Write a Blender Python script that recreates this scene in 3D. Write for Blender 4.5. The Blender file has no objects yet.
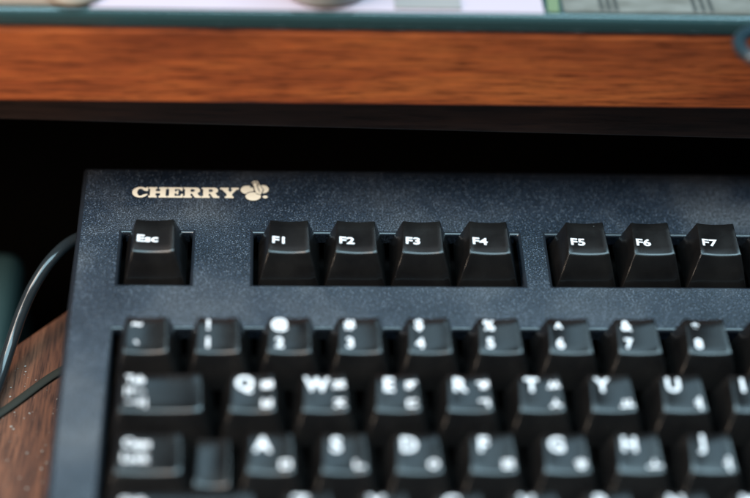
import bpy, bmesh, math, random
from mathutils import Vector, Matrix, Euler
random.seed(7)
S = bpy.context.scene
COL = S.collection
MM = 0.001
TILT = math.radians(6.0)                       # slope of the keyboard on its tray
TK = Matrix.Rotation(TILT, 4, 'X')             # keyboard frame -> world (origin: front left of the Esc cell, on the bezel)

# ------------------------------------------------------------------ camera
cam_d = bpy.data.cameras.new('camera')
cam = bpy.data.objects.new('camera', cam_d); COL.objects.link(cam); S.camera = cam
cam_local = Matrix.Translation(Vector((43.832, -325.86, 355.789)) * MM) @ Euler(
    (math.radians(43.67987), math.radians(-2.67717), math.radians(-2.05420)), 'XYZ').to_matrix().to_4x4()
cam.matrix_world = TK @ cam_local
cam_d.sensor_width = 36.0
cam_d.lens = 36.0 * 1697.156 / 750.0
cam_d.clip_start = 0.02; cam_d.clip_end = 20.0
cam_d.dof.use_dof = True
cam_d.dof.focus_distance = 0.494
cam_d.dof.aperture_fstop = 3.1

# ------------------------------------------------------------------ world and lamps
world = bpy.data.worlds.new('World'); S.world = world; world.use_nodes = True
bg = world.node_tree.nodes['Background']
bg.inputs[0].default_value = (0.55, 0.75, 1.0, 1); bg.inputs[1].default_value = 0.035

def area(name, loc, target, sx, sy, power, col):
    l = bpy.data.lights.new(name, 'AREA'); l.shape = 'RECTANGLE'; l.size = sx; l.size_y = sy
    l.energy = power; l.color = col
    o = bpy.data.objects.new(name, l); COL.objects.link(o)
    o.location = loc
    o.rotation_euler = (Vector(target) - Vector(loc)).to_track_quat('-Z', 'Y').to_euler()
    return o
area('window_light', (-0.50, -0.22, 0.90), (0.05, 0.0, 0.0), 0.40, 0.40, 9.0, (1.0, 0.90, 0.82))
area('desk_front_fill', (-0.29, -0.20, 0.21), (-0.03, 0.03, 0.05), 0.12, 0.12, 1.35, (1.0, 0.78, 0.60))  # added warm fill that brightens the desk front, not a known lamp
area('skylight', (0.14, -0.16, 1.02), (0.10, 0.02, 0.0), 1.00, 0.62, 22.0, (0.55, 0.85, 1.0))
area('back_window_light', (0.34, 0.34, 1.02), (0.12, -0.02, 0.0), 0.90, 0.26, 2.2, (0.50, 0.80, 1.0))

S.view_settings.view_transform = 'Standard'
S.view_settings.look = 'None'
S.view_settings.exposure = 0.0
S.view_settings.gamma = 1.0
S.view_settings.use_curve_mapping = False
S.cycles.use_denoising = True
S.cycles.max_bounces = 8
S.cycles.caustics_reflective = False
S.cycles.caustics_refractive = False

# ------------------------------------------------------------------ materials
class N:
    def __init__(self, name):
        self.m = bpy.data.materials.new(name); self.m.use_nodes = True
        self.t = self.m.node_tree; self.p = self.t.nodes['Principled BSDF']
    def new(self, typ, **kw):
        n = self.t.nodes.new(typ)
        for k, v in kw.items(): setattr(n, k, v)
        return n
    def link(self, a, b): self.t.links.new(a, b)
    def coords(self, scale=(1, 1, 1), rot=(0, 0, 0)):
        tc = self.new('ShaderNodeTexCoord'); mp = self.new('ShaderNodeMapping')
        mp.inputs['Scale'].default_value = scale; mp.inputs['Rotation'].default_value = rot
        self.link(tc.outputs['Object'], mp.inputs['Vector'])
        return mp.outputs['Vector']
    def noise(self, vec, scale, detail=3.0, rough=0.5, dist=0.0):
        n = self.new('ShaderNodeTexNoise')
        n.inputs['Scale'].default_value = scale; n.inputs['Detail'].default_value = detail
        n.inputs['Roughness'].default_value = rough; n.inputs['Distortion'].default_value = dist
        self.link(vec, n.inputs['Vector']); return n.outputs['Fac']
    def ramp(self, fac, stops):
        r = self.new('ShaderNodeValToRGB')
        e = r.color_ramp.elements
        while len(e) < len(stops): e.new(0.5)
        for el, (pos, c) in zip(e, stops):
            el.position = pos; el.color = (*c, 1) if len(c) == 3 else c
        self.link(fac, r.inputs['Fac']); return r.outputs['Color']
    def mix(self, fac, a, b, mode='MIX'):
        n = self.new('ShaderNodeMix', data_type='RGBA', blend_type=mode)
        for sock, v in ((n.inputs['Factor'], fac), (n.inputs['A'], a), (n.inputs['B'], b)):
            if hasattr(v, 'is_output'): self.link(v, sock)
            else: sock.default_value = v if not isinstance(v, tuple) else (*v, 1)
        return n.outputs['Result']
    def bump(self, h, strength, dist):
        b = self.new('ShaderNodeBump'); b.inputs['Strength'].default_value = strength
        b.inputs['Distance'].default_value = dist
        self.link(h, b.inputs['Height']); self.link(b.outputs['Normal'], self.p.inputs['Normal'])
    def set(self, **kw):
        for k, v in kw.items():
            s = self.p.inputs[k.replace('_', ' ')]
            if hasattr(v, 'is_output'): self.link(v, s)
            else: s.default_value = (*v, 1) if isinstance(v, tuple) and len(v) == 3 else v
        return self.m

def flat(name, col, rough=0.5, **kw):
    n = N(name); n.set(Base_Color=col, Roughness=rough, **kw); return n.m

def case_material():
    n = N('textured_case_plastic'); v = n.coords()
    smear = n.noise(v, 26, 5, 0.55, 0.3)
    grain = n.noise(v, 2500, 2, 0.6)
    vor = n.new('ShaderNodeTexVoronoi'); vor.inputs['Scale'].default_value = 2100
    n.link(v, vor.inputs['Vector'])
    dust = n.ramp(vor.outputs['Distance'], [(0.0, (1, 1, 1)), (0.22, (1, 1, 1)), (0.32, (0, 0, 0))])
    gate = n.ramp(vor.outputs['Color'], [(0.58, (0, 0, 0)), (0.66, (1, 1, 1))])
    fleck = n.mix(1.0, dust, gate, 'MULTIPLY')
    base = n.ramp(smear, [(0.36, (0.003, 0.0055, 0.010)), (0.50, (0.0055, 0.0085, 0.0145)), (0.68, (0.022, 0.0235, 0.028))])
    base = n.mix(0.85, base, n.ramp(grain, [(0.40, (0.05, 0.05, 0.07)), (0.5, (0.75, 0.75, 0.75)), (0.61, (5.0, 5.0, 5.0))]), 'MULTIPLY')
    base = n.mix(fleck, base, (0.15, 0.175, 0.215))
    n.bump(grain, 0.8, 0.00015)
    return n.set(Base_Color=base, Specular_IOR_Level=0.75, Roughness=n.ramp(smear, [(0.3, (0.32,) * 3), (0.7, (0.50,) * 3)]))

def key_material():
    n = N('black_key_plastic'); v0 = n.coords()
    oi = n.new('ShaderNodeObjectInfo'); add = n.new('ShaderNodeVectorMath', operation='ADD')
    mul = n.new('ShaderNodeVectorMath', operation='SCALE'); mul.inputs[0].default_value = (1.7, 2.3, 3.1)
    n.link(oi.outputs['Random'], mul.inputs['Scale']); n.link(v0, add.inputs[0]); n.link(mul.outputs[0], add.inputs[1])
    v = add.outputs[0]
    grain = n.noise(v, 1800, 2, 0.5)
    vor = n.new('ShaderNodeTexVoronoi'); vor.inputs['Scale'].default_value = 420
    n.link(v, vor.inputs['Vector'])
    dust = n.ramp(vor.outputs['Distance'], [(0.0, (1, 1, 1)), (0.05, (1, 1, 1)), (0.09, (0, 0, 0))])
    gate = n.ramp(vor.outputs['Color'], [(0.80, (0, 0, 0)), (0.85, (1, 1, 1))])
    fleck = n.mix(1.0, dust, gate, 'MULTIPLY')
    wear = n.noise(v, 120, 3)
    base = n.ramp(wear, [(0.35, (0.0055, 0.005, 0.005)), (0.7, (0.009, 0.008, 0.0075))])
    base = n.mix(fleck, base, (0.06, 0.065, 0.065))
    n.bump(grain, 0.12, 0.00006)
    return n.set(Base_Color=base, Roughness=n.ramp(wear, [(0.3, (0.17,) * 3), (0.7, (0.28,) * 3)]))

def wood_material(name, axis, dark, mid, light, rough=0.42, sc=1.0):
    n = N(name)
    s = [260 * sc, 260 * sc, 260 * sc]; s[axis] = 16 * sc
    v = n.coords(tuple(s)); s2 = [70 * sc] * 3; s2[axis] = 9 * sc
    v2 = n.coords(tuple(s2))
    fine = n.noise(v, 4.2, 6, 0.68, 0.25)
    broad = n.noise(v2, 2.0, 4, 0.6, 0.35)
    a = n.ramp(broad, [(0.28, dark), (0.5, mid), (0.72, light)])
    b = n.ramp(fine, [(0.36, (0.22, 0.18, 0.16)), (0.5, (1, 1, 1)), (0.68, (1.45, 1.35, 1.2))])
    n.bump(fine, 0.12, 0.0002)
    return n.set(Base_Color=n.mix(0.85, a, b, 'MULTIPLY'), Roughness=rough)

M_CASE = case_material()
M_KEY = key_material()
M_RIM = flat('burnished_case_edge', (0.012, 0.014, 0.018), 0.24)
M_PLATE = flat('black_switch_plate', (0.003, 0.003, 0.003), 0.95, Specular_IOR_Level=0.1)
M_WHITE = flat('white_legend_print', (0.86, 0.82, 0.83), 0.5)
M_CREAM = flat('cream_logo_print', (0.78, 0.62, 0.46), 0.5)
M_INK = flat('dark_outline_print', (0.012, 0.012, 0.014), 0.5)
M_RUBBER = flat('black_rubber', (0.012, 0.012, 0.012), 0.7)
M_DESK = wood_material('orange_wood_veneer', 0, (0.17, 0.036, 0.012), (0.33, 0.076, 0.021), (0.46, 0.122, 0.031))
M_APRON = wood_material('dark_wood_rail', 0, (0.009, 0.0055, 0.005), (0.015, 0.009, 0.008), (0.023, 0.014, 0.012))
M_TRAY = wood_material('brown_tray_veneer', 1, (0.045, 0.016, 0.009), (0.095, 0.036, 0.019), (0.15, 0.060, 0.032), 0.5, 1.5)
n = N('green_edged_glass'); n.set(Base_Color=(0.06, 0.125, 0.13), Roughness=0.06, IOR=1.5, Transmission_Weight=0.55); M_GLASS = n.m
M_CABLE = flat('glossy_black_cable', (0.016, 0.019, 0.021), 0.16)

# ------------------------------------------------------------------ mesh helpers
def link(o, parent=None):
    COL.objects.link(o)
    if parent is not None: o.parent = parent
    return o
def tag(o, label=None, cat=None, group=None, kind=None):
    if label: o['label'] = label
    if cat: o['category'] = cat
    if group: o['group'] = group
    if kind: o['kind'] = kind
    return o
def empty(name, loc, rot=(0, 0, 0)):
    o = bpy.data.objects.new(name, None); COL.objects.link(o)
    o.empty_display_size = 0.02; o.location = loc; o.rotation_euler = rot
    return o
def mesh_obj(name, bm, mat, parent=None, smooth=False):
    me = bpy.data.meshes.new(name); bm.to_mesh(me); bm.free()
    me.materials.append(mat)
    if smooth:
        me.polygons.foreach_set('use_smooth', [True] * len(me.polygons))
    return link(bpy.data.objects.new(name, me), parent)
def box_bm(x0, x1, y0, y1, z0, z1, bev=0.0, seg=2):
    bm = bmesh.new()
    bmesh.ops.create_cube(bm, size=1)
    for v in bm.verts:
        v.co = Vector((x0 if v.co.x < 0 else x1, y0 if v.co.y < 0 else y1, z0 if v.co.z < 0 else z1))
    if bev:
        bmesh.ops.bevel(bm, geom=list(bm.edges), offset=bev, segments=seg, profile=0.5, affect='EDGES')
    return bm
def tube_bm(pts, rad, n=16, closed=False, squash=1.0):
    bm = bmesh.new(); rings = []; L = len(pts)
    prev = None
    for i, p in enumerate(pts):
        a = pts[(i - 1) % L] if (closed or i > 0) else pts[i]
        b = pts[(i + 1) % L] if (closed or i < L - 1) else pts[i]
        t = (b - a).normalized()
        up = Vector((0, 0, 1)) if abs(t.z) < 0.95 else Vector((1, 0, 0))
        s = t.cross(up).normalized(); u = s.cross(t).normalized()
        rings.append([bm.verts.new(p + s * math.cos(k * 2 * math.pi / n) * rad + u * math.sin(k * 2 * math.pi / n) * rad * squash) for k in range(n)])
    for i in range(L if closed else L - 1):
        r0, r1 = rings[i], rings[(i + 1) % L]
        for k in range(n): bm.faces.new((r0[k], r0[(k + 1) % n], r1[(k + 1) % n], r1[k]))
    if not closed:
        bm.faces.new(list(reversed(rings[0]))); bm.faces.new(rings[-1])
    bmesh.ops.recalc_face_normals(bm, faces=list(bm.faces))
    return bm
def lathe_bm(prof, n=40):
    bm = bmesh.new(); rings = []
    for r, z in prof:
        if r < 1e-6: rings.append([bm.verts.new((0, 0, z))])
        else: rings.append([bm.verts.new((r * math.cos(2 * math.pi * k / n), r * math.sin(2 * math.pi * k / n), z)) for k in range(n)])
    for a, b in zip(rings, rings[1:]):
        for k in range(n):
            j = (k + 1) % n
            if len(a) == 1: bm.faces.new((a[0], b[j], b[k]))
            elif len(b) == 1: bm.faces.new((a[k], a[j], b[0]))
            else: bm.faces.new((a[k], a[j], b[j], b[k]))
    bmesh.ops.recalc_face_normals(bm, faces=list(bm.faces))
    return bm
def spline(pts, n=10):
    out = []
    P = [pts[0]] + list(pts) + [pts[-1]]
    for i in range(1, len(P) - 2):
        p0, p1, p2, p3 = P[i - 1:i + 3]
        for k in range(n):
            t = k / n
            out.append(0.5 * ((2 * p1) + (p2 - p0) * t + (2 * p0 - 5 * p1 + 4 * p2 - p3) * t * t + (3 * p1 - p0 - 3 * p2 + p3) * t ** 3))
    out.append(pts[-1]); return out
def baked(o):
    """evaluate modifiers / curve to a plain mesh and drop the source object"""
    dg = bpy.context.evaluated_depsgraph_get(); dg.update()
    me = bpy.data.meshes.new_from_object(o.evaluated_get(dg))
    bpy.data.objects.remove(o)
    return me

# ------------------------------------------------------------------ desk, tray
TRAY_Z = -0.033
DESK_Y = 0.0262
ZB, ZT = 0.0432, 0.0672
desk = empty('desk', (0.1, 0.3, -0.70))
tag(desk, 'orange brown wooden desk whose front edge runs across the top of the picture', 'desk')
DO = Vector((0.1, 0.3, -0.70))
def desk_part(name, x0, x1, y0, y1, z0, z1, mat, bev):
    bm = box_bm(x0 - DO.x, x1 - DO.x, y0 - DO.y, y1 - DO.y, z0 - DO.z, z1 - DO.z, bev)
    return mesh_obj(name, bm, mat, desk)
top = desk_part('desk_top', -0.42, 0.72, DESK_Y, 0.62, ZB, ZT, M_DESK, 0.0009)
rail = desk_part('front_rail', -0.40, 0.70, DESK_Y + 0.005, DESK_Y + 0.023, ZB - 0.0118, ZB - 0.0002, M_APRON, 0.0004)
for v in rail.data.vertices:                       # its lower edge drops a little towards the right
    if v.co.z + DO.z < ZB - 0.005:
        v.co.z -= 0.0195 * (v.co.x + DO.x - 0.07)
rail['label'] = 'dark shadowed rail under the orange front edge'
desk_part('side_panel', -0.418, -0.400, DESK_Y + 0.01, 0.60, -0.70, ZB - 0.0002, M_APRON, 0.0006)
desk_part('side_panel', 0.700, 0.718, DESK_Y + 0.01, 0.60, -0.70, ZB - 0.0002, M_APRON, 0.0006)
desk_part('back_light_blocker', -0.400, 0.700, 0.55, 0.566, -0.60, ZB - 0.0002, M_PLATE, 0.0006)  # added to block light from behind and below; black keeps the hollow dark

tray = empty('keyboard_tray', (0.15, 0.1, TRAY_Z - 0.016))
tag(tray, 'dusty brown wood-veneer pull-out tray beneath the black keyboard', 'tray')
outline = [(-0.53, -0.30), (0.53, -0.30), (0.53, -0.062), (-0.155, -0.062), (-0.166, -0.072), (-0.186, -0.0945), (-0.215, -0.1255), (-0.53, -0.1255)]
bm = bmesh.new()
f = bm.faces.new([bm.verts.new((x, y, 0.016)) for x, y in outline])
ext = bmesh.ops.extrude_face_region(bm, geom=[f])
for g in ext['geom']:
    if isinstance(g, bmesh.types.BMVert): g.co.z = 0.0
bmesh.ops.recalc_face_normals(bm, faces=list(bm.faces))
bmesh.ops.bevel(bm, geom=list(bm.edges), offset=0.0008, segments=2, profile=0.5, affect='EDGES')
mesh_obj('tray_board', bm, M_TRAY, tray)
for x0 in (-0.5495, 0.5305):
    mesh_obj('runner', box_bm(x0, x0 + 0.019, -0.30, -0.13, 0.0, 0.016, 0.0005), M_APRON, tray)

# ------------------------------------------------------------------ glass sheet on the desk
GZ0, GZ1 = ZT + 0.0002, ZT + 0.0062
glass = mesh_obj('glass_sheet', box_bm(-0.41, 0.71, DESK_Y - 0.0004, 0.60, GZ0, GZ1, 0.0020, 5), M_GLASS)
tag(glass, 'clear sheet of glass with a dark teal edge covering the desk top', 'glass')

# ------------------------------------------------------------------ keyboard
U = 19.05
GAP = 0.948 * U
ORG = Vector((200.0, -40.0, -38.0)) * MM           # root, below the middle of the case
root = empty('computer_keyboard', TK @ ORG, (TILT, 0, 0))
tag(root, 'black mechanical computer keyboard with white Korean and Latin legends on the wooden tray', 'keyboard')
ROWY = {'F': 0.0, 'N': -GAP - U, 'Q': -GAP - 2 * U, 'A': -GAP - 3 * U, 'Z': -GAP - 4 * U, 'B': -GAP - 5 * U}
def K(v): return Vector(v) * MM - ORG              # keyboard mm -> root local metres

# --- bezel with real key openings
MG = 0.62
holes = [(0, 1, 'F', 1), (2, 6, 'F', 1), (6.5, 10.5, 'F', 1), (11, 15, 'F', 1), (15.25, 18.25, 'F', 1),
         (0, 15, 'B', 5), (15.25, 18.25, 'Q', 2), (15.25, 18.25, 'B', 1), (16.25, 17.25, 'Z', 1), (18.5, 22.5, 'B', 5)]
rects = [(a * U - MG, b * U + MG, ROWY[r] - MG, ROWY[r] + h * U + MG) for a, b, r, h in holes]
rects[8] = (rects[8][0], rects[8][1], ROWY['Z'] + MG, rects[8][3])
CX0, CX1, CY0, CY1 = -13.94, 22.5 * U + 14.0, ROWY['B'] - 17.0, 47.0
rects = [tuple(round(q, 3) for q in r) for r in rects]
CX1, CY0 = round(CX1, 3), round(CY0, 3)
xs = sorted({CX0, CX1, *[r[0] for r in rects], *[r[1] for r in rects]})
ys = sorted({CY0, CY1, *[r[2] for r in rects], *[r[3] for r in rects]})
bm = bmesh.new()
vv = {(i, j): bm.verts.new(K((x, y, 0))) for i, x in enumerate(xs) for j, y in enumerate(ys)}
for i in range(len(xs) - 1):
    for j in range(len(ys) - 1):
        mx, my = (xs[i] + xs[i + 1]) / 2, (ys[j] + ys[j + 1]) / 2
        if any(a < mx < b and c < my < d for a, b, c, d in rects): continue
        bm.faces.new((vv[i, j], vv[i + 1, j], vv[i + 1, j + 1], vv[i, j + 1]))
bmesh.ops.delete(bm, geom=[v for v in bm.verts if not v.link_faces], context='VERTS')
ext = bmesh.ops.extrude_face_region(bm, geom=list(bm.faces))
for g in ext['geom']:
    if isinstance(g, bmesh.types.BMVert): g.co.z -= 0.004
bmesh.ops.recalc_face_normals(bm, faces=list(bm.faces))
lay = bm.edges.layers.float.new('bevel_weight_edge')
for e in bm.edges:
    if len(e.link_faces) == 2 and e.calc_face_angle(0) > 0.6:
        m = (e.verts[0].co + e.verts[1].co) / 2 + ORG
        outer = min(abs(m.x - CX0 * MM), abs(m.x - CX1 * MM), abs(m.y - CY0 * MM), abs(m.y - CY1 * MM)) < 1e-5
        if m.z > -0.003: e[lay] = 1.0 if outer else 0.6
o = mesh_obj('tmp', bm, M_CASE, None, True); o.data.materials.append(M_RIM)
bv = o.modifiers.new('b', 'BEVEL'); bv.limit_method = 'WEIGHT'; bv.use_clamp_overlap = False; bv.width = 0.0015; bv.segments = 4; bv.material = 1
me = baked(o)
me.polygons.foreach_set('use_smooth', [p.material_index == 1 for p in me.polygons])
link(bpy.data.objects.new('top_shell', me), root)
# --- lower shell standing on the tray
bm = box_bm(0, 1, 0, 1, 0, 1)
inv = TK.inverted()
for v in bm.verts:
    x = (CX0 + 0.5) if v.co.x < 0.5 else (CX1 - 0.5)
    y = (CY0 + 0.5) if v.co.y < 0.5 else (CY1 - 0.5)
    if v.co.z > 0.5: p = Vector((x, y, -4.0))
    else:
        x += 1.5 if v.co.x < 0.5 else -1.5
        w = TK @ Vector((x, y, -20)); w.z = TRAY_Z * 1000 + 1.5; p = inv @ w
    v.co = K(p)
bmesh.ops.delete(bm, geom=[f for f in bm.faces if f.normal.z > 0.9], context='FACES')
mesh_obj('bottom_shell', bm, M_CASE, root)
for fx in (5, 400):
    for fy in (-115, 30):
        bm = lathe_bm([(0, -1.5 * MM), (6 * MM, -1.5 * MM), (6.2 * MM, -1.2 * MM), (6.2 * MM, 0.2 * MM), (0, 0.2 * MM)], 16)
        w = TK @ Vector((fx, fy, -20)); w.z = TRAY_Z * 1000 + 1.52
        o = mesh_obj('rubber_foot', bm, M_RUBBER, root); o.location = K(inv @ w); o.rotation_euler = (-TILT, 0, 0)
bm = box_bm(0, 1, 0, 1, 0, 1)
for v in bm.verts:
    v.co = K((CX0 + 4 if v.co.x < .5 else CX1 - 4, CY0 + 4 if v.co.y < .5 else CY1 - 4, -14.5 if v.co.z < .5 else -13.0))
mesh_obj('switch_plate', bm, M_PLATE, root)

# --- key caps: (lip y, lip z) in the cell for each sculpted row
PROF = {'F': (4.9, 7.6), 'N': (4.9, 7.6), 'Q': (5.1, 6.3), 'A': (5.9, 4.35), 'Z': (6.5, 4.2), 'B': (6.5, 4.2)}
TD, RISE, DISH = 12.0, 0.75, 0.55
def ztop(row, w, x, y, h=1.0):
    ly, lz = PROF[row]; hw = w * U / 2 - 3.68
    d = TD + (h - 1) * U
    z = lz + RISE * (y - ly) / d
    if w * U < 60: z -= DISH * (1 - min(1, (x / hw) ** 2)) * (1 if w < 1.2 else 0.8)
    return z
def cap_bm(row, w, h, x_off=0.0, bm=None, drop=0.0, tw=None, lip_y=None):
    """a sculpted cap, centred on x; y from the front of its cell"""
    bm = bm or bmesh.new()
    ly, lz = PROF[row]; hw = w * U / 2 - 3.68 if tw is None else tw; d = TD + (h - 1) * U
    if lip_y is not None: d += ly - lip_y; ly = lip_y
    NX, NY = 8, 4
    g = {}
    for i in range(NX + 1):
        for j in range(NY + 1):
            t = j / NY; s = i / NX * 2 - 1
            x = s * (hw - 0.45 * t); y = ly + d * t
            z = ztop(row, w, s * (w * U / 2 - 3.68), y, h) - drop
            g[i, j] = bm.verts.new((x + x_off, y, z))
    for i in range(NX):
        for j in range(NY): bm.faces.new((g[i, j], g[i + 1, j], g[i + 1, j + 1], g[i, j + 1]))
    loop = [(i, 0) for i in range(NX)] + [(NX, j) for j in range(NY)] + [(i, NY) for i in range(NX, 0, -1)] + [(0, j) for j in range(NY, 0, -1)]
    bw = w * U / 2 - 0.48; by0, by1, bz = 0.45, h * U - 0.45, -3.5
    if tw is not None: bw = tw + 1.2
    low = {}
    for (i, j) in loop:
        s = i / NX * 2 - 1; t = j / NY
        low[i, j] = bm.verts.new((s * bw + x_off, by0 + (by1 - by0) * t, bz))
    for a, b in zip(loop, loop[1:] + loop[:1]):
        bm.faces.new((g[a], low[a], low[b], g[b]))
    bm.faces.new([low[k] for k in reversed(loop)])
    return bm
cap_cache = {}
def cap_mesh(row, w, h, kind=None):
    key = (PROF[row], w, h, kind)
    if key in cap_cache: return cap_cache[key]
    if kind == 'stepped':
        bm = cap_bm(row, 1.25, h, -0.25 * U)
        cap_bm(row, 0.5, h, 0.60 * U, bm, drop=1.9, tw=4.4, lip_y=3.4)
    else:
        bm = cap_bm(row, w, h)
    bmesh.ops.recalc_face_normals(bm, faces=list(bm.faces))
    for v in bm.verts: v.co *= MM
    lay = bm.edges.layers.float.new('bevel_weight_edge')
    for e in bm.edges:
        if len(e.link_faces) == 2 and e.calc_face_angle(0) > 0.5:
            f0, f1 = sorted(e.link_faces, key=lambda f: f.normal.z)
            lip = f1.normal.z > 0.8 and f0.normal.y < -0.6 and f0.normal.z > 0
            e[lay] = 1.0 if lip else (0.55 if f1.normal.z < 0.8 else 0.36)
    o = mesh_obj('tmp', bm, M_KEY)
    b = o.modifiers.new('b', 'BEVEL'); b.limit_method = 'WEIGHT'
    b.width = 0.0007; b.segments = 4; b.harden_normals = True
    me = baked(o); me.name = 'key_cap'
    me.polygons.foreach_set('use_smooth', [True] * len(me.polygons))
    me.set_sharp_from_angle(angle=math.radians(40))
    cap_cache[key] = me
    return me

txt_cache = {}
def text_shape(body, size, bold):
    """glyph verts and faces in mm, left/bottom of the ink at the origin"""
    k = (body, size, bold)
    if k not in txt_cache:
        c = bpy.data.curves.new('t', 'FONT'); c.body = body; c.size = size; c.offset = bold; c.resolution_u = 3
        c.space_character = 0.98
        o = bpy.data.objects.new('t', c); COL.objects.link(o)
        me = baked(o)
        V = [v.co.copy() for v in me.vertices]; F = [tuple(p.vertices) for p in me.polygons]
        x0 = min(v.x for v in V); y0 = min(v.y for v in V)
        x1 = max(v.x for v in V); y1 = max(v.y for v in V)
        txt_cache[k] = ([(v.x - x0, v.y - y0) for v in V], F, x1 - x0, y1 - y0)
        bpy.data.meshes.remove(me)
    return txt_cache[k]
def legend(key, row, w, h, items, x_shift=0.0, wz=None):
    """items: (text, cap size mm, anchor 'l'/'c', dx from left lip corner mm, dy above lip mm)"""
    VV, FF = [], []
    ly, lz = PROF[row]; hw = w * U / 2 - 3.68
    for body, size, anchor, dx, dy in items:
        V, F, tw, th = text_shape(body, size * 1.42, size * (0.040 if len(body) < 2 else 0.032))
        if row == 'F': V, tw, th = [(x * 1.2, y * 0.86) for x, y in V], tw * 1.2, th * 0.86
        ox = dx - (tw / 2 if anchor == 'c' else 0); oy = dy - th / 2
        b = len(VV)
        for x, y in V:
            X = -hw + ox + x; Y = ly + oy + y
            VV.append(((X + x_shift) * MM, Y * MM, (ztop(row, w, X, Y, h) + 0.07) * MM))
        FF += [tuple(i + b for i in f) for f in F]
    me = bpy.data.meshes.new('legend'); me.from_pydata(VV, [], FF); me.materials.append(M_WHITE)
    return link(bpy.data.objects.new('legend', me), key)
def add_key(name, label, row, u, w, items, h=1, kind=None):
    me = cap_mesh(row, w, h, kind)
    o = link(bpy.data.objects.new(name, me), root)
    o.location = K(((u + w / 2) * U, ROWY[row], 0))
    o.rotation_euler = (math.radians(random.uniform(-.6, .6)), math.radians(random.uniform(-.7, .7)), math.radians(random.uniform(-.7, .7)))
    if label: o['label'] = label
    if items:
        if kind == 'stepped': legend(o, row, 1.25, h, items, -0.25 * U)
        else: legend(o, row, w, h, items)
    return o

add_key('escape_key', 'key marked Esc', 'F', 0, 1, [('Esc', 2.8, 'l', 1.1, 5.0)])
for i in range(12):
    add_key('function_key', 'key marked F%d' % (i + 1), 'F', 2 + i + 0.5 * (i // 4), 1, [('F%d' % (i + 1), 2.8, 'l', 1.1, 4.7)])
for u, s in ((15.25, ('Print', 'Scrn')), (16.25, ('Scroll', 'Lock')), (17.25, ('Pause', 'Break'))):
    add_key('system_key', None, 'F', u, 1, [(s[0], 1.6, 'l', 1.0, 8.2), (s[1], 1.6, 'l', 1.0, 5.4)])
for i, (a, b) in enumerate(zip('`1234567890-=', '~!@#$%^&*()_+')):
    add_key('number_key', 'key marked %s and %s' % (a, b), 'N', i, 1, [(b, 3.2, 'c', 3.2, 9.6), (a, 3.2, 'c', 3.2, 3.6)])
add_key('backspace_key', None, 'N', 13, 2, [('Backspace', 2.0, 'l', 1.2, 6.5)])
HANGUL = {'Q': ('ㅂ', 'ㅃ'), 'W': ('ㅈ', 'ㅉ'), 'E': ('ㄷ', 'ㄸ'), 'R': ('ㄱ', 'ㄲ'), 'T': ('ㅅ', 'ㅆ'), 'Y': ('ㅛ',), 'U': ('ㅕ',), 'I': ('ㅑ',),
          'O': ('ㅐ', 'ㅒ'), 'P': ('ㅔ', 'ㅖ'), 'A': ('ㅁ',), 'S': ('ㄴ',), 'D': ('ㅇ',), 'F': ('ㄹ',), 'G': ('ㅎ',), 'H': ('ㅗ',), 'J': ('ㅓ',),
          'K': ('ㅏ',), 'L': ('ㅣ',), 'Z': ('ㅋ',), 'X': ('ㅌ',), 'C': ('ㅊ',), 'V': ('ㅍ',), 'B': ('ㅠ',), 'N': ('ㅜ',), 'M': ('ㅡ',)}
def letters(row, u0, s):
    for i, c in enumerate(s):
        it = [(c, 4.2, 'c', 3.7, 8.8), (HANGUL[c][0], 3.0, 'c', 9.6, 2.7)]
        if len(HANGUL[c]) > 1: it.append((HANGUL[c][1], 3.0, 'c', 9.6, 8.6))
        add_key('letter_key', 'key marked %s' % c, row, u0 + i, 1, it)
add_key('tab_key', 'wide key marked Tab with two arrows', 'Q', 0, 1.5, [('Tab', 2.3, 'l', 1.2, 10.2), ('|←–', 2.2, 'l', 1.2, 6.3), ('–→|', 2.2, 'l', 1.6, 2.8)])
letters('Q', 1.5, 'QWERTYUIOP')
for i, (a, b) in enumerate((('[', '{'), (']', '}'))):
    add_key('symbol_key', None, 'Q', 11.5 + i, 1, [(b, 3.2, 'c', 3.2, 9.6), (a, 3.2, 'c', 3.2, 3.6)])
add_key('symbol_key', None, 'Q', 13.5, 1.5, [('|', 2.9, 'c', 3.1, 9.6), ('\\', 2.9, 'c', 3.1, 3.6)])
add_key('caps_lock_key', 'stepped key marked Caps Lock', 'A', 0, 1.75, [('Caps', 2.5, 'l', 1.4, 8.7), ('Lock', 2.5, 'l', 1.4, 4.7)], kind='stepped')
letters('A', 1.75, 'ASDFGHJKL')
for i, (a, b) in enumerate(((';', ':'), ("'", '"'))):
    add_key('symbol_key', None, 'A', 10.75 + i, 1, [(b, 3.2, 'c', 3.2, 9.6), (a, 3.2, 'c', 3.2, 3.6)])
add_key('enter_key', None, 'A', 12.75, 2.25, [('Enter', 2.4, 'l', 1.2, 6.5)])
add_key('shift_key', 'wide key marked Shift', 'Z', 0, 2.25, [('Shift', 2.6, 'l', 2.2, 9.0)])
letters('Z', 2.25, 'ZXCVBNM')
for i, (a, b) in enumerate(((',', '<'), ('.', '>'), ('/', '?'))):
    add_key('symbol_key', None, 'Z', 9.25 + i, 1, [(b, 3.2, 'c', 3.2, 9.6), (a, 3.2, 'c', 3.2, 3.6)])
add_key('shift_key', None, 'Z', 12.25, 2.75, [('Shift', 2.6, 'l', 2.2, 9.0)])
for u, w, s in ((0, 1.5, 'Ctrl'), (1.5, 1, ''), (2.5, 1.5, 'Alt'), (4, 7, ''), (11, 1.5, 'Alt'), (12.5, 1, ''), (13.5, 1.5, 'Ctrl')):
    add_key('space_bar' if w == 7 else 'modifier_key', None, 'B', u, w, [(s, 2.5, 'l', 1.3, 8.0)] if s else [])
for i, s in enumerate(('Insert', 'Home', 'PgUp')):
    add_key('navigation_key', None, 'N', 15.25 + i, 1, [(s, 1.7, 'l', 1.0, 7.0)])
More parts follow.
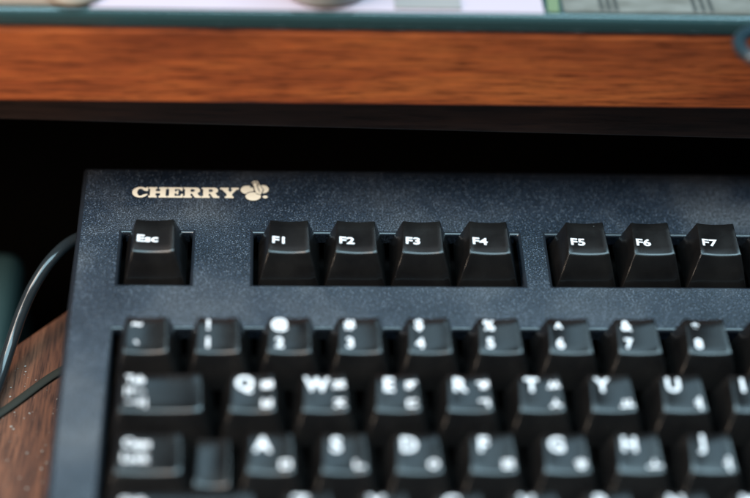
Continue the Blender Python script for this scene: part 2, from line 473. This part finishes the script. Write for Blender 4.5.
for i, s in enumerate(('Delete', 'End', 'PgDn')):
    add_key('navigation_key', None, 'Q', 15.25 + i, 1, [(s, 1.7, 'l', 1.0, 7.0)])
add_key('arrow_key', None, 'Z', 16.25, 1, [('↑', 3.0, 'c', 4.0, 7.0)])
for i, s in enumerate('←↓→'):
    add_key('arrow_key', None, 'B', 15.25 + i, 1, [(s, 3.0, 'c', 4.0, 7.0)])
for row, s in (('N', ('Num', '/', '*')), ('Q', '789'), ('A', '456'), ('Z', '123')):
    for i, c in enumerate(s):
        add_key('keypad_key', None, row, 18.5 + i, 1, [(c, 2.2 if len(c) > 1 else 3.4, 'l', 1.2, 8.0)])
add_key('keypad_key', None, 'N', 21.5, 1, [('-', 3.4, 'c', 4, 8.0)])
add_key('keypad_key', None, 'A', 21.5, 1, [('+', 3.4, 'c', 4, 8.0)], h=2)
add_key('keypad_key', None, 'B', 21.5, 1, [('Enter', 1.9, 'l', 1.2, 8.0)], h=2)
add_key('keypad_key', None, 'B', 18.5, 2, [('0', 3.4, 'c', 4, 8.0)])
add_key('keypad_key', None, 'B', 20.5, 1, [('.', 3.4, 'c', 4, 8.0)])

# --- printed maker's mark: slab-serif lettering and a fruit emblem
s_ = 0.17
def arc(cx, cy, rx, ry, a0, a1, n=14):
    return [(cx + rx * math.cos(math.radians(a0 + (a1 - a0) * i / n)), cy + ry * math.sin(math.radians(a0 + (a1 - a0) * i / n))) for i in range(n + 1)]
GLYPH = {
 'C': (1.22, [[(1.20, .62), (1.06, .62)] + arc(.64, .5, .26, .345, 28, 318, 18) + [(1.12, .34), (1.22, .30)] + arc(.62, .5, .62, .515, 325, 55, 26) + [(1.06, .94), (1.08, 1.0), (1.20, 1.0)]]),
 'H': (1.42, [[(0, 0), (.64, 0), (.64, s_), (.54, s_), (.54, .42), (.88, .42), (.88, s_), (.78, s_), (.78, 0), (1.42, 0), (1.42, s_), (1.31, s_), (1.31, 1 - s_), (1.42, 1 - s_), (1.42, 1), (.78, 1), (.78, 1 - s_), (.88, 1 - s_), (.88, .60), (.54, .60), (.54, 1 - s_), (.64, 1 - s_), (.64, 1), (0, 1), (0, 1 - s_), (.11, 1 - s_), (.11, s_), (0, s_)]]),
 'E': (1.18, [[(0, 0), (1.18, 0), (1.18, .36), (1.05, .36), (.97, s_), (.54, s_), (.54, .42), (.70, .42), (.70, .30), (.82, .30), (.82, .72), (.70, .72), (.70, .60), (.54, .60), (.54, 1 - s_), (.93, 1 - s_), (1.0, .66), (1.13, .66), (1.13, 1), (0, 1), (0, 1 - s_), (.11, 1 - s_), (.11, s_), (0, s_)]]),
 'R': (1.36, [[(0, 0), (.64, 0), (.64, s_), (.54, s_), (.54, .40), (.66, .40), (.80, .14), (.90, .02), (1.0, 0), (1.36, 0), (1.36, s_), (1.24, s_), (1.06, .44)] + arc(.92, .72, .34, .28, -45, 90, 8) + [(0, 1), (0, 1 - s_), (.11, 1 - s_), (.11, s_), (0, s_)],
              [(.54, .57), (.74, .57), (.83, .62), (.86, .70), (.83, .79), (.74, .84), (.54, .84)]]),
 'Y': (1.44, [[(.40, 0), (1.06, 0), (1.06, s_), (.95, s_), (.95, .40), (1.29, 1 - s_), (1.44, 1 - s_), (1.44, 1), (.86, 1), (.86, 1 - s_), (.98, 1 - s_), (.80, .56), (.58, 1 - s_), (.68, 1 - s_), (.68, 1), (0, 1), (0, 1 - s_), (.13, 1 - s_), (.52, .40), (.52, s_), (.40, s_)]]),
}
def print_part(name, loops, mat, z, parent, ox, oy, sx=1.0, sy=1.0, rot=0.0):
    """flat print on the shell from outline loops (mm)"""
    c = bpy.data.curves.new(name, 'CURVE'); c.dimensions = '2D'; c.fill_mode = 'BOTH'
    for L in loops:
        sp = c.splines.new('POLY'); sp.points.add(len(L) - 1); sp.use_cyclic_u = True
        for p, (x, y) in zip(sp.points, L): p.co = (x * sx, y * sy, 0, 1)
    o = bpy.data.objects.new('t', c); COL.objects.link(o)
    me = baked(o); me.name = name
    for v in me.vertices: v.co = Vector(((v.co.x + ox) * MM, (v.co.y + oy) * MM, z * MM))
    me.materials.clear(); me.materials.append(mat)
    o = link(bpy.data.objects.new(name, me), parent)
    return o
mark = empty('brand_lettering', (0, 0, 0)); mark.parent = root; mark.location = K((0, 0, 0))
mark['label'] = 'cream slab-serif brand lettering printed on the top shell'
tw = sum(GLYPH[c][0] for c in 'CHERRY') + 5 * 0.035
kx = 31.5 / tw; x = 1.25
for c in 'CHERRY':
    print_part('letter', GLYPH[c][1], M_CREAM, 0.05, mark, x, 33.95, kx, 4.35)
    x += (GLYPH[c][0] + 0.035) * kx
emb = empty('fruit_emblem', (0, 0, 0)); emb.parent = root; emb.location = K((0, 0, 0))
emb['label'] = 'cream fruit emblem beside the lettering'
EX, EY = 37.4, 36.9
def ell(cx, cy, rx, ry, n=26): return arc(cx, cy, rx, ry, 0, 360 - 360 / n, n - 1)
def outlined(name, f, z):
    print_part('outline', [f(0.36)], M_INK, z, emb, EX, EY); print_part(name, [f(0.0)], M_CREAM, z + 0.02, emb, EX, EY)
outlined('cherry', lambda e: ell(-2.15, 0.6, 1.95 + e, 1.75 + e), 0.03)
outlined('cherry', lambda e: ell(2.55, 0.9, 1.75 + e, 1.75 + e), 0.035)
outlined('cherry', lambda e: ell(-0.3, -2.2, 2.3 + e, 1.75 + e), 0.075)
LEAF = [(-0.9, 3.6), (0.0, 4.4), (0.9, 4.3), (1.6, 2.6), (2.6, 0.6), (1.9, -1.5), (0.7, -1.0), (0.1, 0.4), (-0.1, 2.0)]
def leaf(e):
    c = (0.8, 1.4); return [(c[0] + (x - c[0]) * (1 + e * .45), c[1] + (y - c[1]) * (1 + e * .3)) for x, y in LEAF]
outlined('leaf', leaf, 0.12)
print_part('stalk', [[(-1.3, 1.4), (-0.95, 1.4), (-0.35, 3.2), (0.35, 3.75), (1.2, 2.2), (1.5, 2.4), (0.55, 4.15), (-0.6, 3.5)]], M_INK, 0.16, emb, EX, EY)
print_part('vein', [[(0.55, 2.6), (0.8, 2.6), (1.55, 0.2), (1.8, -1.1), (1.3, 0.2)]], M_INK, 0.165, emb, EX, EY)
print_part('dot', [ell(3.25, -2.35, 0.75, 0.6)], M_CREAM, 0.05, emb, EX, EY)

# ------------------------------------------------------------------ cable and dark strip beside the keyboard
R_C = 1.85
cz = TRAY_Z * 1000 + R_C + 0.2
path = [(0, 38, -12), (-8, 35, -11), (-16.1, 30.0, -10), (-21.9, 22.2, -10.5), (-26.6, 15.4, -14.5), (-30.2, 9.1, -20), (-33.2, 0.9, -26), (-35.6, -10, -30.0), (-38.5, -30, cz), (-43, -80, cz), (-52, -130, cz), (-75, -180, cz)]
pts = spline([Vector(p) * MM for p in path], 12)
cab = mesh_obj('keyboard_cable', tube_bm(pts, R_C * MM, 20), M_CABLE, None, True)
tag(cab, 'shiny black cable curving out from behind the keyboard over the tray', 'cable')
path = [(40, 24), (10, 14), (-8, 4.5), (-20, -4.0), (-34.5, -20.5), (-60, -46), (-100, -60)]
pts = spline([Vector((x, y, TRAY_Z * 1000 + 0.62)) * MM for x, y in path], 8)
band = mesh_obj('tray_band', tube_bm(pts, 1.4 * MM, 12, squash=0.42), flat('dark_olive_band', (0.007, 0.008, 0.004), 0.8), None, True)  # flattened dark strip laid slantwise across the tray
tag(band, 'thin dark olive band lying slantwise on the tray, slipping under the keyboard', 'band')

# ------------------------------------------------------------------ teal box in the shade
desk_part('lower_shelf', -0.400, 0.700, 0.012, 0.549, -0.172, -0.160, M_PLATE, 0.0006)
box = empty('storage_box', (-0.0995, 0.043, -0.1598))
tag(box, 'dull teal box in the shade at the far left, below the tray', 'box')
M_TEAL = flat('muted_teal_card', (0.022, 0.048, 0.047), 0.6)
mesh_obj('base', box_bm(-0.060, 0.0600, -0.024, 0.024, 0.0, 0.092, 0.0006), M_TEAL, box)
mesh_obj('lid', box_bm(-0.061, 0.0610, -0.025, 0.025, 0.0921, 0.1148, 0.0060, 5), M_TEAL, box)

# ------------------------------------------------------------------ things on the glass
def sheet(name, x0, x1, y0, y1, z, mat, th=0.25, rot=0.0):
    bm = box_bm(-(x1 - x0) / 2 * MM, (x1 - x0) / 2 * MM, 0, (y1 - y0) * MM, 0, th * MM)
    o = mesh_obj(name, bm, mat)
    o.location = ((x0 + x1) / 2 * MM, y0 * MM, z); o.rotation_euler = (0, 0, math.radians(rot))
    return o
M_PAPER = flat('white_paper', (0.44, 0.345, 0.385), 0.6)
GT = GZ1 + 0.0001
tag(sheet('paper_sheet', -6, 116, 27.0, 190, GT, M_PAPER, 0.2, 0.2), 'blank white paper sheet on the glass at the middle of the desk edge', 'paper')
tag(sheet('grey_card', 75.5, 93.5, 28.0, 100, GT + 0.00025, flat('pale_grey_card', (0.25, 0.225, 0.215), 0.6), 0.5), 'narrow grey card lying across the white paper', 'card')
tag(sheet('brown_card', -110, -8, 27.8, 110, GT, flat('tan_card', (0.24, 0.17, 0.125), 0.6), 0.6), 'tan brown card on the glass at the upper left corner', 'card')
tag(sheet('green_tab', 117, 120.2, 27.8, 60, GT, flat('green_paper', (0.13, 0.17, 0.09), 0.6), 0.3, -4), 'thin green paper strip at the right end of the white paper', 'paper')
leafl = empty('printed_leaflet', (0.165, 0.028, GT)); tag(leafl, 'grey olive leaflet with dark printed bars at the upper right', 'leaflet')
nm = N('grey_olive_print'); v = nm.coords((60, 160, 60))
nm.set(Base_Color=nm.ramp(nm.noise(v, 1.5, 3, 0.6), [(0.35, (0.12, 0.112, 0.095)), (0.65, (0.20, 0.19, 0.17))]), Roughness=0.4)
mesh_obj('page', box_bm(-0.0435, 0.11, 0, 0.12, 0, 0.0004), nm.m, leafl)
for bx in (-0.0335, -0.0315, -0.0295, -0.0078, -0.0055, -0.0032):
    mesh_obj('printed_bar', box_bm(bx, bx + 0.0011, 0.0006, 0.03, 0.00041, 0.00045), flat('dark_print', (0.045, 0.046, 0.042), 0.5), leafl)
pot = mesh_obj('round_pot', lathe_bm([(0, 0), (10.6 * MM, 0), (11.6 * MM, 0.9 * MM), (12 * MM, 3 * MM), (13 * MM, 30 * MM), (13.4 * MM, 31 * MM), (12.4 * MM, 31 * MM), (11 * MM, 4 * MM), (0, 3 * MM)]),
               flat('pale_glazed_ceramic', (0.36, 0.36, 0.34), 0.25), None, True)
pot.location = (0.057, 0.0385, GT + 0.0003); tag(pot, 'small pale grey round pot standing on the white paper', 'pot')
disc = mesh_obj('round_stand', lathe_bm([(0, 0), (7.4 * MM, 0), (7.8 * MM, 0.6 * MM), (7.6 * MM, 2.0 * MM), (4 * MM, 3.0 * MM), (3 * MM, 24 * MM), (0, 24.5 * MM)]),
                flat('tan_wood_stand', (0.26, 0.21, 0.16), 0.45), None, True)
disc.location = (-0.0105, 0.0335, GT + 0.0008); tag(disc, 'small light tan round stand on the brown card', 'stand')

# ring with a shank overhanging the glass edge
M_RING = flat('blue_grey_plastic', (0.016, 0.030, 0.038), 0.3)
rg = empty('ring_tool', (0.1728, 0.0103, GT))
tag(rg, 'dark blue grey plastic ring jutting over the glass edge at far right', 'ring')
pts = [Vector((7.0 * math.cos(a * math.pi / 24), 7.4 * math.sin(a * math.pi / 24), 1.6)) * MM for a in range(48)]
mesh_obj('ring', tube_bm(pts, 1.8 * MM, 14, closed=True), M_RING, rg, True)
pts = spline([Vector(p) * MM for p in ((1.5, 7.6, 1.6), (4, 16, 1.6), (9, 30, 1.6), (20, 60, 1.6))], 8)
mesh_obj('shank', tube_bm(pts, 1.5 * MM, 12), M_RING, rg, True)

# ------------------------------------------------------------------ dust on the tray
bm = bmesh.new()
for i in range(230):
    x = random.uniform(-44, -15); y = random.gauss(-40, 28)
    if not -110 < y < min(25, 8 + 1.1 * (x + 30)): continue
    r = random.choice((0.08, 0.12, 0.12, 0.18, 0.3)) * random.uniform(0.7, 1.3)
    c = Vector((x, y, TRAY_Z * 1000 + 0.15 + r * 0.3)); a = random.random() * 6.28
    vs = [bm.verts.new((c + Vector((math.cos(a + k * 1.57) * r * random.uniform(.6, 1.4), math.sin(a + k * 1.57) * r, random.uniform(-.1, .1)))) * MM) for k in range(4)]
    vs.append(bm.verts.new((c + Vector((0, 0, r * 0.5))) * MM))
    for k in range(4): bm.faces.new((vs[k], vs[(k + 1) % 4], vs[4]))
tag(mesh_obj('dust', bm, flat('pale_dust', (0.30, 0.27, 0.24), 0.8)), 'pale dust specks scattered over the wooden tray', 'dust', kind='stuff')
